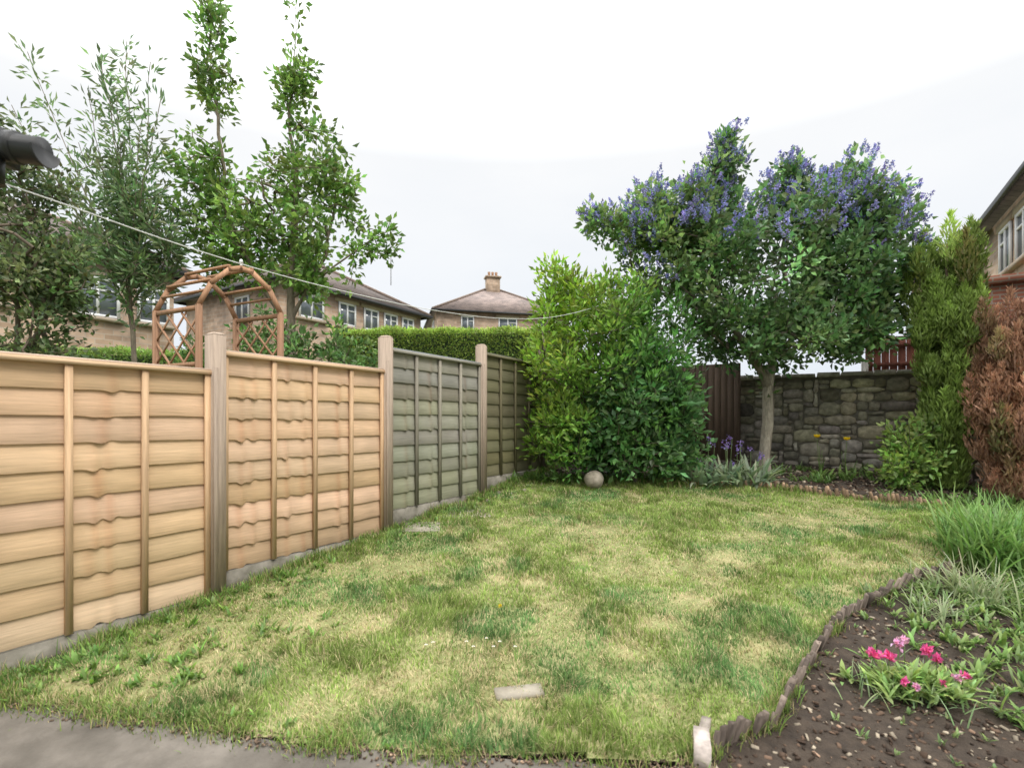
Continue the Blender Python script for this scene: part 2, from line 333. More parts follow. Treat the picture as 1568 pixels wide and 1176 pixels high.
# ---------------- fence
TAN=np.array([.66,.46,.285]);OLD=np.array([.33,.31,.255]);OLIVE=np.array([.19,.17,.10])
def panel(name,par,s0,zb,H,base,nb,knots,seed,green=0,W=1.83):
    b=Buf();s0+=.05;nx=110;xx=np.linspace(0,W,nx)
    ex=H/nb
    for r in range(nb):
        z0=zb+r*ex
        w=(vn(xx*0+r*3.3,xx,2.5,seed)-.5)*.012+(vn(xx*0+r*7.7,xx,11,seed+2)-.5)*.004
        kd=np.zeros(nx);yo=np.zeros(nx)
        for kx,ka in knots:
            kk=kx+R.normal(0,.014);sg=R.uniform(.022,.038)
            e=np.exp(-((xx-kk)/sg)**2); e2=np.exp(-((xx-kk-.05)/sg)**2)
            if R.random()<.8: w+=ka*R.uniform(.2,1.15)*(e*-.020+e2*.016*R.uniform(-.3,1.2)); kd+=e*R.uniform(.1,.7); yo+=-.009*(e-e2)*R.uniform(.3,1.5)
        zt=np.full(nx,z0+ex+.02);zbot=z0+w; zm=(zt+zbot)/2
        col=base*math.exp(R.normal(0,.08))*np.array([1,R.uniform(.96,1.03),R.uniform(.9,1.1)])
        cx=col[None]*(1-.3*kd[:,None]*np.array([[.5,1,1.2]]))*(1+.3*(fbm(xx,xx*0+r,4,seed+5)[:,None]-.5))
        if not green:
            wt=np.clip(1-r/3.,0,1)*fbm(xx,xx*0+r*.7,2,seed+9)[:,None]*.55; cx=cx*(1-wt)+cx*np.array([[.8,.85,.85]])*wt
        if green:
            gm=np.clip(.9-(z0-zb)/H*1.5+(fbm(xx,xx*0+r,3,seed)-.5),0,1)[:,None]*green; cx=cx*(1-gm)+cx*np.array([[.82,.94,.62]])*gm
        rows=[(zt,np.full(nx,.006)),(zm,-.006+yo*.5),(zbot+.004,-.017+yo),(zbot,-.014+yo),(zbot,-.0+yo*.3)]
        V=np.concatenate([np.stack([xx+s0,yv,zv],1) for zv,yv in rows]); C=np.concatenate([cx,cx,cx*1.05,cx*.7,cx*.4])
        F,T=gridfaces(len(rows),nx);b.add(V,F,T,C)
        V2=np.stack([xx+s0,np.full(nx,.012),zt],1);V3=np.stack([xx+s0,np.full(nx,.0),zbot],1)
        F,T=gridfaces(2,nx);b.add(np.concatenate([V3,V2]),F,T,col*.8)
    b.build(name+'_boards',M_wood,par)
    b=Buf()
    for i,f in enumerate([0,.25,.5,.75,1]):
        x=s0+.022+f*(W-.044)+(R.normal(0,.006) if 0<f<1 else 0);c=base*np.array([.90,.86,.82])*math.exp(R.normal(0,.08))
        abox(b,(x,-.035,zb+H/2+.005),(.042,.026,H+.01),c,ry=R.normal(0,.003)); abox(b,(x,.03,zb+H/2),(.04,.02,H),c)
    b.build(name+'_battens',M_post,par)
    b=Buf();abox(b,(s0+W/2,-.008,zb+H+.020),(W,.085,.018),base*np.array([.9,1.0,1.25]));abox(b,(s0+W/2,-.056,zb+H-.003),(W,.014,.034),base*.95)
    b.build(name+'_top_rail',M_wood,par)
fx,fy=fw(0,4.33)
FN=empty('wooden_fence',(fx,fy,0),ROTZ)
panel('new_panel_a',FN,-1.53,-.18,1.83,TAN,10,[(.5,1),(1.2,.8)],1)
panel('new_panel_b',FN,.40,.02,1.82,TAN,10,[(.35,.6),(1.05,1),(1.14,.7)],2)
panel('new_panel_c',FN,2.33,.18,1.83,TAN*1.02,10,[(.17,1.2),(.28,.6),(.62,1.3),(.8,.7),(1.22,.8)],3)
def post(par,s,z0,z1,col,w=.105):
    b=Buf();abox(b,(s,-.02,(z0+z1)/2),(w,w+.03,z1-z0),col)
    abox(b,(s-.035,-.088,(z0+z1)/2-.12),(.036,.018,(z1-z0)-.3),np.array(col)*.9);b.build('post',M_post,par)
    b=Buf();abox(b,(s,-.02,z1+.012),(w,w+.03,.022),np.array(col)*1.05,taper=.35);b.build('post_cap',M_post,par)
PC=np.array([.44,.34,.26])
for s,z0,z1 in [(-1.53,-.5,1.75),(.40,-.4,1.95),(2.33,-.15,2.15),(4.26,0,2.40)]: post(FN,s,z0,z1,PC*R.uniform(.92,1.05))
b=Buf()
for s0,z in [(-1.53,-.19),(.40,.01),(2.33,.17)]: abox(b,(s0+.965,-.0,z-.13),(1.82,.05,.26),(.3,.28,.25))
b.build('gravel_boards',M_conc,FN)
FO=empty('wooden_fence',(fx,fy,0),ROTZ)
panel('old_panel_a',FO,4.26,.40,1.87,OLD,10,[(.3,.8),(.75,1),(1.5,.9)],5,green=.7)
panel('old_panel_b',FO,6.19,.60,1.84,OLIVE,10,[(.5,.8),(1.3,1)],6,green=.3)
panel('old_panel_c',FO,8.12,.80,1.84,OLIVE*.8,10,[(.5,.8)],7,green=.3)
post(FO,6.19,.2,2.55,PC*.95);post(FO,8.12,.4,2.75,PC*.5);post(FO,10.05,.6,2.9,PC*.5)
b=Buf()
for s0,z in [(4.26,.39),(6.19,.59),(8.12,.79)]: abox(b,(s0+.965,0,z-.13),(1.82,.05,.26),(.3,.28,.25))
b.build('gravel_boards',M_conc,FO)
# ---------------- stone wall (perpendicular to fence): irregular rubble
sw=11.38
b=Buf()
CW=.085;u0,u1,z0w,z1w=-4.4,4.6,.35,2.27
nu=int((u1-u0)/CW);nz=int((z1w-z0w)/CW);occ=np.zeros((nu,nz),bool)
for j in range(nz):
    for i in range(nu):
        if occ[i,j]: continue
        wi=int(R.choice([2,3,4,5,6],p=[.22,.28,.25,.15,.1]));hj=int(R.choice([1,2,3],p=[.38,.47,.15]))
        wi=min(wi,nu-i);hj=min(hj,nz-j)
        k=1
        while k<wi and not occ[i+k,j]: k+=1
        wi=k
        while hj>1 and occ[i:i+wi,j:j+hj].any(): hj-=1
        occ[i:i+wi,j:j+hj]=True
        u=u0+i*CW;z=z0w+j*CW;l=wi*CW;h=hj*CW;f=R.uniform(.0,.04)
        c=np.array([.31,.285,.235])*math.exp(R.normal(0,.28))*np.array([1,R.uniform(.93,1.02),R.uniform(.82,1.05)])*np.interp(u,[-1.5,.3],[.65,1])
        m=.010
        # octagonal irregular face
        px_=np.array([-.5,-.25,.25,.5,.5,.25,-.25,-.5])*(l-m);pz_=np.array([-.3,-.5,-.5,-.3,.3,.5,.5,.3])*(h-m)
        px_=px_+R.normal(0,.008,8);pz_=pz_+R.normal(0,.007,8)
        def ring(s,yv): return np.stack([u+l/2+px_*s,np.full(8,yv)+R.normal(0,.004,8),z+h/2+pz_*s],1)
        yf=-.16-f
        V=np.concatenate([ring(1,-.08),ring(1,yf+.03),ring(.86,yf)]);F=[]
        for a in(0,8):
            for q in range(8):k2=(q+1)%8;F+=[a+q,a+k2,a+8+k2,a+8+q]
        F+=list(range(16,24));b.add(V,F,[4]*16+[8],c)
u=-4.4
while u<4.6:
    l=R.uniform(.3,.6);abox(b,(u+l/2,-.03,2.31),(l-.012,.40,R.uniform(.06,.10)),np.array([.33,.31,.27])*math.exp(R.normal(0,.15)),taper=.05,ry=R.normal(0,.02),rz=R.normal(0,.02));u+=l
wx,wy=fw(sw,0)
WR=empty('stone_wall',(wx,wy,0),ROTZ-math.pi/2)
b.build('stones',M_stone,WR)
b=Buf();abox(b,(.1,.0,1.25),(9.0,.28,2.05),(.14,.12,.1));b.build('mortar_core',M_mort,WR)
RF=empty('red_fence',(wx,wy,0),ROTZ-math.pi/2)
b=Buf();u=.75
while u<4.5:
    zt=3.02 if u<1.3 else 3.22
    abox(b,(u,.45+R.normal(0,.004),(1.0+zt)/2),(.118,.02,zt-1.0),np.array([.24,.085,.06])*math.exp(R.normal(0,.15)));u+=.125
b.build('pales',M_post,RF)
b=Buf()
for z in(2.5,2.85): abox(b,(2.6,.42,z),(3.8,.035,.07),(.20,.07,.05))
b.build('rails',M_post,RF)
b=Buf();abox(b,(.68,.40,1.85),(.11,.11,1.5),(.6,.58,.55));b.build('concrete_post',M_post,RF)
DF=empty('dark_fence',(wx,wy,0),ROTZ-math.pi/2)
b=Buf();u=-3.9
while u<-1.45:
    abox(b,(u,-.35+R.normal(0,.004),1.45),(.12,.02,2.3),np.array([.09,.06,.042])*math.exp(R.normal(0,.15)));u+=.122
b.build('pales',M_post,DF)
b=Buf();abox(b,(-2.7,-.32,2.0),(2.4,.03,.08),(.07,.045,.03));b.build('rail',M_post,DF)
# ---------------- houses (fence frame)
def house(name,s0,s1,D0,D1,zb,ze,zr,wins,face,hip=(1,1),chim=[],roofmat=None,origin=(0,0),rz=ROTZ):
    E=empty(name,(origin[0],origin[1],0),rz)
    b=Buf();abox(b,((s0+s1)/2,(D0+D1)/2,(zb+ze)/2-.02),(s1-s0,abs(D1-D0),ze-zb),(.3,.3,.3));b.build('walls',M_house,E)
    o=.35;a0,a1,c0,c1=s0-o,s1+o,min(D0,D1)-o,max(D0,D1)+o;cm=(c0+c1)/2;hl=(c1-c0)/2
    r0=a0+hl*(.95 if hip[0] else 0);r1=a1-hl*(.95 if hip[1] else 0)
    if r1<r0: r0=r1=(r0+r1)/2-.01;r1+=.4
    V=[(a0,c0,ze),(a1,c0,ze),(a1,c1,ze),(a0,c1,ze),(r0,cm,zr),(r1,cm,zr)]
    b=Buf();b.add(V,[0,1,5,4, 2,3,4,5, 1,2,5, 3,0,4, 3,2,1,0],[4,4,3,3,4],(.1,.1,.1));b.build('roof',roofmat or M_roof,E)
    b=Buf()
    tube(b,[(r0,cm,zr+.03),(r1,cm,zr+.03)],.11,(.2,.15,.12),6)
    for (p,q) in ((0,4),(3,4),(1,5),(2,5)): tube(b,[np.array(V[p])+[0,0,.03],np.array(V[q])+[0,0,.03]],.09,(.2,.15,.12),6)
    b.build('ridge_tiles',M_stone,E)
    b=Buf()
    for yy in(c0-.04,c1+.04):abox(b,((a0+a1)/2,yy,ze-.05),(a1-a0+.2,.1,.13),(.02,)*3)
    for x in(a0-.04,a1+.04):abox(b,(x,cm,ze-.05),(.1,c1-c0-.05,.13),(.02,)*3)
    b.build('gutters',M_black,E)
    fr=Buf();gl=Buf();li=Buf()
    for (ax,p,z,w,h) in wins:
        sg=-1 if face=='lo' else 1
        if ax=='x':
            yw=(min(D0,D1) if face=='lo' else max(D0,D1))
            def bx(q,c,sz,col,out): abox(q,(c[0],yw+sg*out,c[1]),(sz[0],sz[2],sz[1]),col)
        else:
            yw=s0 if ax=='y0' else s1; s2=-1 if ax=='y0' else 1
            def bx(q,c,sz,col,out): abox(q,(yw+s2*out,c[0],c[1]),(sz[2],sz[0],sz[1]),col)
        bx(gl,(p,z),(w,h,.02),(.1,.1,.1),.012)
        bx(fr,(p-w/2+.04,z),(.08,h,.06),(.8,)*3,.035);bx(fr,(p+w/2-.04,z),(.08,h,.06),(.8,)*3,.035)
        bx(fr,(p,z+h/2-.04),(w-.16,.08,.058),(.8,)*3,.034);bx(fr,(p,z-h/2+.04),(w-.16,.08,.058),(.8,)*3,.034)
        bx(fr,(p,z),(.07,h-.16,.056),(.8,)*3,.033);bx(fr,(p+w/4,z+h*.18),(w/2-.12,.05,.052),(.8,)*3,.031)
        bx(li,(p,z+h/2+.1),(w+.35,.2,.07),(.3,)*3,.03);bx(li,(p,z-h/2-.06),(w+.3,.1,.16),(.3,)*3,.07)
    if wins: fr.build('window_frames',M_white,E);gl.build('window_glass',M_glass,E);li.build('lintels_and_sills',M_lint,E)
    if chim:
        b=Buf();pt=Buf()
        for x,yv,zc in chim:
            abox(b,(x,yv,zc-.9),(1.1,.7,1.8),(.3,)*3);abox(b,(x,yv,zc+.05),(1.3,.9,.14),(.25,)*3)
            for dx in(-.3,0,.3): tube(pt,[(x+dx,yv,zc+.1),(x+dx,yv,zc+.3),(x+dx,yv,zc+.5)],[.13,.1,.12],(.35,.2,.12),8)
        b.build('chimney',M_house,E);pt.build('chimney_pots',M_stone,E)
    return E
house('stone_house',-1,8.4,18,25,-.5,6.25,8.3,[('x',6.35,5.05,1.1,1.15),('x',7.8,5.05,.9,1.1),('x',3.6,5.05,1.6,1.15),('x',1.2,5.05,1.6,1.15),('x',6.2,2.3,1.5,1.3),('y1',20,5.05,1,1.1)],'lo')
house('stone_house',12.2,20.3,18,25,.5,6.95,9.15,[('x',15.45,6.15,.95,1.0),('x',16.85,6.15,.9,1.0),('x',18.1,6.15,.9,1.0),('x',19.3,6.15,.85,1.0),('x',13.6,6.15,1.2,1.0),('x',16,3.4,1.4,1.2),('y0',20.5,6.1,1,1)],'lo')
house('stone_house',-5,5,-4.5,4.5,2.5,9.4,12.2,[('x',-2.8,8.5,.95,1.1),('x',.2,8.5,1.4,1.1),('x',3.2,8.5,1.4,1.1),('y0',1.5,8.5,1.2,1.1),('y0',-2,8.5,1.2,1.1),('x',-2,5.8,1.6,1.2),('x',2,5.8,1.6,1.2)],'lo',chim=[(0,0,13.2)],roofmat=M_roofp,origin=(-1.6,42),rz=math.radians(14))
house('stone_house',9,19.2,-3.95,-11,.2,6.75,9.3,[('x',17.4,5.75,.95,1.15),('x',16.0,5.75,1.1,1.15),('x',14,5.75,1.2,1.2)],'hi',hip=(0,0))
house('stone_house',-4,4,-3,3,2,8.3,10.9,[],'lo',roofmat=M_roofp,origin=(23.6,24),rz=math.radians(40))
b=Buf();tube(b,[(-6.3,26.5,8.5),(-6.3,26.5,11.9)],.02,(.3,)*3,5)
for i in range(4): bar(b,(-6.45,26.4,11.3+.12*i),(-6.15,26.6,11.3+.12*i),.012,.012,(.4,)*3)
b.build('tv_aerial',M_bark)
GA=empty('brick_garage',(wx,wy,0),ROTZ-math.pi/2)
b=Buf();abox(b,(5.2,3.2,2.2),(5.2,4,3.5),(.3,)*3);b.build('walls',M_redbrick,GA)
b=Buf();abox(b,(5.2,3.2,4.02),(5.4,4.2,.14),(.3,.12,.08));b.build('flat_roof',M_redbrick,GA)
# ---------------- arbor
AR=empty('garden_arch')
b=Buf();wc=np.array([.34,.19,.11])
AL=np.array([-3.95,5.65]);pv=np.array([.68,-.33]);av=np.array([.66,.42])
zs,zp=2.66,3.10
def archpts(o):
    pr=[(0,zs),(.14,zs+.24),(.36,zp-.03),(.5,zp),(.64,zp-.03),(.86,zs+.24),(1,zs)]
    return [np.array([*(o+av*t),z]) for t,z in pr]
for o_ in (AL,AL+pv):
    pts=archpts(o_)
    for p,q in zip(pts[:-1],pts[1:]):
        e=(q-p)/np.linalg.norm(q-p)*.012; bar(b,p-e,q+e,.034,.05,wc*R.uniform(.8,1.2)*(1.3 if o_ is not AL else 1))
    for t in(0,1):
        q=o_+av*t;abox(b,(q[0],q[1],(zs+.1)/2),(.05,.05,zs-.1),wc*R.uniform(.8,1.1),rz=math.atan2(pv[1],pv[0]))
A=archpts(AL);B=archpts(AL+pv)
for i in (1,2,4,5): bar(b,A[i]+[0,0,.04],B[i]+[0,0,.04],.035,.024,wc*1.25)
for i in (0,5): bar(b,(A[i]+A[i+1])/2+[0,0,.035],(B[i]+B[i+1])/2+[0,0,.035],.03,.02,wc*1.1)
b.build('frame',M_post,AR)
b=Buf()
for t in(0,1):
    o_=AL+av*t
    for z in(zs-.03,zs-.62,1.3): bar(b,(*o_,z),(*(o_+pv),z),.03,.045,wc)
    for k in range(-3,8):
        for sgn in(1,-1):
            z0=zs-.05;H=1.3;pts=[]
            for u in np.linspace(0,1,40):
                zz=z0-H+ (k*.25+ sgn*u*.75) + (.0 if sgn>0 else .75)
                if z0-H<=zz<=z0: pts.append((*(o_+pv*u),zz))
            if len(pts)>3: bar(b,np.array(pts[0])+[0,0,.0],pts[-1],.012 if sgn>0 else .016,.020,wc*1.05)
b.build('lattice',M_post,AR)
b=Buf();pk=B[3];tube(b,[pk+[0,0,.0],pk+[0,0,.06]],.012,(.7,.7,.7),6);abox(b,pk+[0,0,.075],(.035,.035,.04),(.75,.75,.75),taper=.5);b.build('finial',M_white,AR)
# ---------------- gutter
b=Buf()
p0=np.array([-3.0,1.92,2.60]);p1=np.array([-1.84,2.0,2.50])
n=12;ang=np.linspace(0,math.pi,n+1)
def ringp(c,r): return [c+np.array([0,math.cos(a)*r,-math.sin(a)*r]) for a in ang]
V=ringp(p0,.056)+ringp(p1,.056)+ringp(p0,.053)+ringp(p1,.053);m=n+1;F=[]
for j in range(n): F+=[j,j+1,m+j+1,m+j, 2*m+j,3*m+j,3*m+j+1,2*m+j+1]
b.add(V,F,[4]*(2*n),(.02,)*3)
e1=p1+np.array([.012,0,0]);V=ringp(p1,.062)+ringp(e1,.062);F=[]
for j in range(n):F+=[j,j+1,n+1+j+1,n+1+j]
F+=list(range(n+1))+list(range(n+1,2*n+2))[::-1];b.add(V,F,[4]*n+[n+1,n+1],(.02,)*3)
tube(b,[p0+[0,0,.0],p1+[-.0,0,.0]],.05,(.02,)*3,14)
for f in(.62,.9):
    q=p0+(p1-p0)*f; tube(b,[q,q+[.03,.002,-.002]],.061,(.02,)*3,14)
G=empty('rain_gutter');b.build('channel',M_black,G,smooth=False)
b=Buf();tube(b,[(-2.02,1.97,2.47),(-2.02,1.97,2.36)],.045,(.02,)*3,12);abox(b,(-2.08,2.08,2.56),(.03,.12,.14),(.02,)*3);tube(b,[(-2.02,1.97,2.40),(-2.3,2.05,2.24),(-2.4,2.1,1.5)],.034,(.02,)*3,12);b.build('outlet_and_bracket',M_black,G)
# ---------------- washing line
b=Buf();t=np.linspace(0,1,60);zz=np.interp(t,[0,.05,.1,.2,.35,.5,.65,.75,.88,1],[2.48,2.435,2.40,2.385,2.42,2.52,2.70,2.88,3.16,3.46])
zz=np.convolve(np.pad(zz,3,'edge'),np.ones(7)/7,'valid')
tube(b,np.stack([-2.2+3.9*t,2.2+6.3*t,zz],1),.0032,(.7,)*3,6);b.build('washing_line',M_rope)
# ---------------- trees
def ell(spec,n,shell=.4,holes=0,hs=1.6):
    P=[]
    tot=sum(s[6] for s in spec)
    for cx,cy,cz,rx,ry,rz,w in spec:
        k=max(3,int(n*w/tot));d=R.normal(size=(k,3));d/=np.linalg.norm(d,axis=1)[:,None];r=R.random(k)**shell*R.uniform(.85,1.18,k)
        P.append(np.array([cx,cy,cz])+d*r[:,None]*[rx,ry,rz])
    P=np.concatenate(P)
    if holes:
        h=vn(P[:,0]+P[:,1]*.6,P[:,2]+P[:,1]*.5,hs,33); P=P[h>holes]
    return P
def grow(stems,attr,rt=.006,pw=.5,col=(.16,.12,.09),step=.3,buf=None,minr=.003):
    nodes=[];par=[]
    for poly in stems:
        poly=np.array(poly,float)
        if nodes: 
            d=np.linalg.norm(np.array(nodes)-poly[0],axis=1);last=int(d.argmin())
        else: last=-1
        for i,p in enumerate(poly):
            if i==0 and last>=0: continue
            if i>0:
                q=np.array(nodes[last]);m=max(1,int(np.linalg.norm(p-q)/step))
                for k in range(1,m):
                    nodes.append(q+(p-q)*k/m+R.normal(0,.02,3));par.append(last);last=len(nodes)-1
            nodes.append(p);par.append(last);last=len(nodes)-1
    root=np.array(nodes[len(nodes)//3]);attr=attr[np.argsort(np.linalg.norm(attr-root,axis=1))]
    tips=[]
    for a in attr:
        A=np.array(nodes);d=np.linalg.norm(A-a,axis=1)+np.clip(A[:,2]-a[2],0,9)*.8
        d[:2]+=3
        j=int(d.argmin());q=A[j];dist=np.linalg.norm(a-q);m=max(1,int(dist/step));last=j
        sag=R.normal(0,.05*dist,3)
        for k in range(1,m+1):
            tt=k/m;nodes.append(q+(a-q)*tt+sag*4*tt*(1-tt)*.5);par.append(last);last=len(nodes)-1
        tips.append(last)
    nodes=np.array(nodes);par=np.array(par);cnt=np.ones(len(nodes))
    for i in range(len(nodes)-1,0,-1):
        if par[i]>=0:cnt[par[i]]+=cnt[i]
    rad=np.maximum(rt*(cnt/2)**pw,minr)
    sides=6;ch=np.where(par>=0)[0];p=nodes[par[ch]];q=nodes[ch];d=q-p;d/=np.linalg.norm(d,axis=1)[:,None]+1e-9
    u=np.cross(d,[.31,.22,.9]);u/=np.linalg.norm(u,axis=1)[:,None]+1e-9;v=np.cross(d,u);a=np.arange(sides)*2*math.pi/sides
    ring=np.cos(a)[None,:,None]*u[:,None]+np.sin(a)[None,:,None]*v[:,None]
    rp=np.minimum(rad[par[ch]],rad[ch]*1.5);V=np.concatenate([p[:,None]+ring*rp[:,None,None],q[:,None]+ring*rad[ch][:,None,None]],1).reshape(-1,3)
    pat=[]
    for j in range(sides):k=(j+1)%sides;pat+=[j,k,sides+k,sides+j]
    F=(np.arange(len(ch))[:,None]*2*sides+np.array(pat)[None]).ravel();buf.add(V,F,np.full(len(ch)*sides,4),col)
    return nodes,par,rad,np.array(tips)
def foliate(lb,nodes,par,rad,rmax,per,sp,L,W,col,up=.3,sv=.2,cvar=.25,hcol=None):
    idx=np.where((rad<rmax)&(par>=0))[0]; n=len(idx)
    rep=R.poisson(per,n);I=np.repeat(idx,rep);N=len(I);t=R.random(N)[:,None]
    A=nodes[par[I]];B_=nodes[I];P=A+(B_-A)*t; dd=B_-A;dd/=np.linalg.norm(dd,axis=1)[:,None]+1e-9
    off=R.normal(0,1,(N,3));P=P+off*sp; D=dd*.5+off*.8+np.array([0,0,up])
    cv=np.exp(R.normal(0,cvar,(len(nodes),1)))*np.exp(R.normal(0,.07,(len(nodes),3)));C=rc(col,N,sv)*cv[I]
    if hcol is not None: C=hcol(P,C)
    leafs(lb,P,D,L*R.uniform(.6,1.25,N),W*R.uniform(.7,1.2,N),C)
    return P
def tree(name,stems,attr,rt,pw,bark,lp,flower=None,step=.3,minr=.003):
    E=empty(name,tuple(map(float,stems[0][0])));bb=Buf();lb=Buf()
    nd=grow(stems,attr,rt,pw,bark,step,bb,minr)
    foliate(lb,*nd[:3],**lp)
    inv=(-E.location.x,-E.location.y,-E.location.z)
    bb.build('trunk_and_branches',M_bark,E,smooth=True,loc=inv);lb.build('leaves',M_leaf,E,loc=inv)
    return E,nd,inv
# ceanothus
cy=8.8
spec=[(4.4,cy,3.95,1.8,1.4,1.5,12),(5.95,cy,4.2,.85,1.1,1.2,6),(3.65,cy,5.6,.28,.35,.8,1.8),(5.7,cy,5.2,.65,.8,.6,2.6),(4.75,cy,5.35,.3,.5,.5,1.2),(2.35,cy-.1,4.95,.45,.5,.5,1.5),(1.5,cy-.1,4.75,.35,.3,.2,.6),(2.7,cy,4.25,.9,1.0,.8,3),(3.1,cy,5.0,.6,.7,.6,2),(6.2,cy+.2,3.2,.5,.7,.6,1.3),(6.4,cy,4.9,.35,.5,.4,.9),(4.6,cy-.3,2.9,1.7,1.0,.55,4)]
att=ell(spec,1300,.3)
gz=float(g(cy))
stems=[[(4.36,cy,gz-.05),(4.40,cy,1.2),(4.44,cy,2.0),(4.5,cy,2.5)],[(4.44,cy,2.0),(4.1,cy,2.6),(3.6,cy,3.5),(3.5,cy,4.6)],[(4.5,cy,2.5),(5.1,cy+.1,3.1),(5.6,cy,4.2)],[(4.5,cy,2.5),(4.6,cy+.3,3.5),(4.7,cy,4.6)]]
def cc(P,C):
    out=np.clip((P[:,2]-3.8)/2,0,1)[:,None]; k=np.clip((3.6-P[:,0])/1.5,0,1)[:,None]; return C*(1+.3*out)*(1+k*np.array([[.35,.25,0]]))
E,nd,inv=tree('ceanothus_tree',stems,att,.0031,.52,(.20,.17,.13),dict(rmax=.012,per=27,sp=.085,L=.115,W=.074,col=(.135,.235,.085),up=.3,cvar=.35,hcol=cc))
b=Buf();tube(b,[(4.34,cy,gz-.1),(4.37,cy,gz+.1),(4.36,cy,.9),(4.42,cy,1.4),(4.42,cy,2.0),(4.5,cy,2.5)],[.14,.10,.085,.09,.085,.065],(.32,.28,.22),12);b.build('trunk',M_bark,E,smooth=True,loc=inv)
nodes,par,rad,tips=nd; fb=Buf(); tp=nodes[tips]
cen=np.array([4.4,cy,3.6]);score=np.linalg.norm((tp-cen)/[2.4,1.6,2.2],axis=1)+ (tp[:,2]-3.6)*.28
sel=tips[(score>1.02+R.normal(0,.16,len(tp)))&(tp[:,2]>3.4)]
for i in sel:
    p=nodes[i];d=p-nodes[par[i]];d/=np.linalg.norm(d);d=d*.5+np.array([0,-.15,.8])+(p-cen)*.15
    for q in range(R.integers(2,6)):
        dd=d+R.normal(0,.35,3);dd/=np.linalg.norm(dd);m=30;t=R.random(m)[:,None];h=R.uniform(.09,.19);o0=p+R.normal(0,.06,3)+dd*.07
        P=o0+dd*t*h+R.normal(0,1,(m,3))*.024*(1.1-t)
        leafs(fb,P,R.normal(size=(m,3))+dd*.5,.032,.028,rc((.33,.33,.62),1,.15,.05)*rc((1,1,1),m,.22,.08))
fb.build('flowers',M_petal,E,loc=inv)
by=8.35
def shrub(name,spec,n,lp,rt=.004,base=None,step=.25):
    att=ell(spec,n,.28);att=att[att[:,2]>g(att[:,1])+.08]
    c=np.mean([s[:3] for s in spec],axis=0) if base is None else np.array(base); z0=float(g(c[1]))
    st=[[(c[0],c[1],z0-.05),(c[0],c[1],z0+.3),(c[0]+.05,c[1],z0+.8)]]
    for k in range(4):
        a=R.uniform(0,6.28);st.append([(c[0],c[1],z0+.3),(c[0]+.3*math.cos(a),c[1]+.25*math.sin(a),z0+1.0)])
    return tree(name,st,att,rt,.45,(.12,.1,.07),lp,step=step)
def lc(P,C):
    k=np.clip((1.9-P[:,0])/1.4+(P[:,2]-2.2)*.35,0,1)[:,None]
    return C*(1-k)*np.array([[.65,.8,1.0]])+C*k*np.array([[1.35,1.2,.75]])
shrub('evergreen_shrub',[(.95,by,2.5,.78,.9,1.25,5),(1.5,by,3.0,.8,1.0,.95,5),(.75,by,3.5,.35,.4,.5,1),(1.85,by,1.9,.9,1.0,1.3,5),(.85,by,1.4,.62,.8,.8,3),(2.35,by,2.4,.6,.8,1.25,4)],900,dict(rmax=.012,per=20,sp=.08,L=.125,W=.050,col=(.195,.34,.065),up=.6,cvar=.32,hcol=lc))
shrub('viburnum_shrub',[(1.95,7.95,1.55,.8,.5,1.0,4),(2.5,8.1,1.3,.6,.4,.85,2.5),(1.4,8.2,1.1,.5,.4,.45,1)],420,dict(rmax=.012,per=15,sp=.07,L=.14,W=.07,col=(.11,.22,.075),up=.3,cvar=.35))
b=Buf()
for i in range(100):
    x=R.uniform(.0,2.9);y=8.15+R.uniform(-.05,.3);rosette(x,y,12,R.uniform(.12,.28),.035,(.13,.23,.05),buf=b)
for i in range(100):
    x=R.uniform(3.0,7.2);y=R.uniform(8.2,9.3)-max(0,x-5.5)*.5;rosette(x,y,10,R.uniform(.08,.26),.026,(.16,.26,.07),buf=b)
b.build('undergrowth',M_leaf)
# pear tree
py_=8.5;gp=float(g(py_))
spec=[(-5.0,py_,7.2,.34,.3,1.8,2.6),(-3.59,py_,7.1,.32,.3,1.7,2.4),(-4.95,py_,5.3,.75,.6,1.2,4.5),(-3.97,py_,5.0,.8,.8,1.0,4),(-3.1,py_,5.6,.6,.5,.8,2.2),(-3.75,py_,4.4,1.45,1.0,.7,5),(-2.4,py_,4.45,.5,.4,.35,1.3),(-4.6,py_,4.0,.6,.7,.6,2),(-2.8,py_,5.1,.35,.3,.7,.8),(-3.3,py_,3.8,.5,.6,.5,1.2)]
att=ell(spec,760,.55,.40,1.9)
stems=[[(-3.55,py_,gp-.05),(-3.6,py_,1.6),(-3.7,py_,2.8),(-3.7,py_,3.8),(-3.6,py_,5.2),(-3.72,py_,6.6),(-3.55,py_,8.6)],[(-3.7,py_,2.8),(-4.3,py_,3.9),(-4.8,py_,5.0),(-4.9,py_,6.5),(-5.1,py_,7.4),(-5.0,py_,8.8)],[(-3.7,py_,3.3),(-3.1,py_,4.2),(-2.9,py_,5.6)],[(-3.7,py_,3.5),(-3.0,py_,4.0),(-2.3,py_,4.5)]]
tree('pear_tree',stems,att,.0048,.5,(.20,.165,.12),dict(rmax=.014,per=14,sp=.07,L=.125,W=.072,col=(.185,.305,.07),up=.1,cvar=.35),minr=.005)
ty=8.0;gt=float(g(ty))
stems=[[(-5.9,ty,gt),(-5.92,ty,2.2),(-6.0,ty,3.6),(-6.1,ty,5.0),(-6.0,ty,6.2),(-6.05,ty,7.4)]]
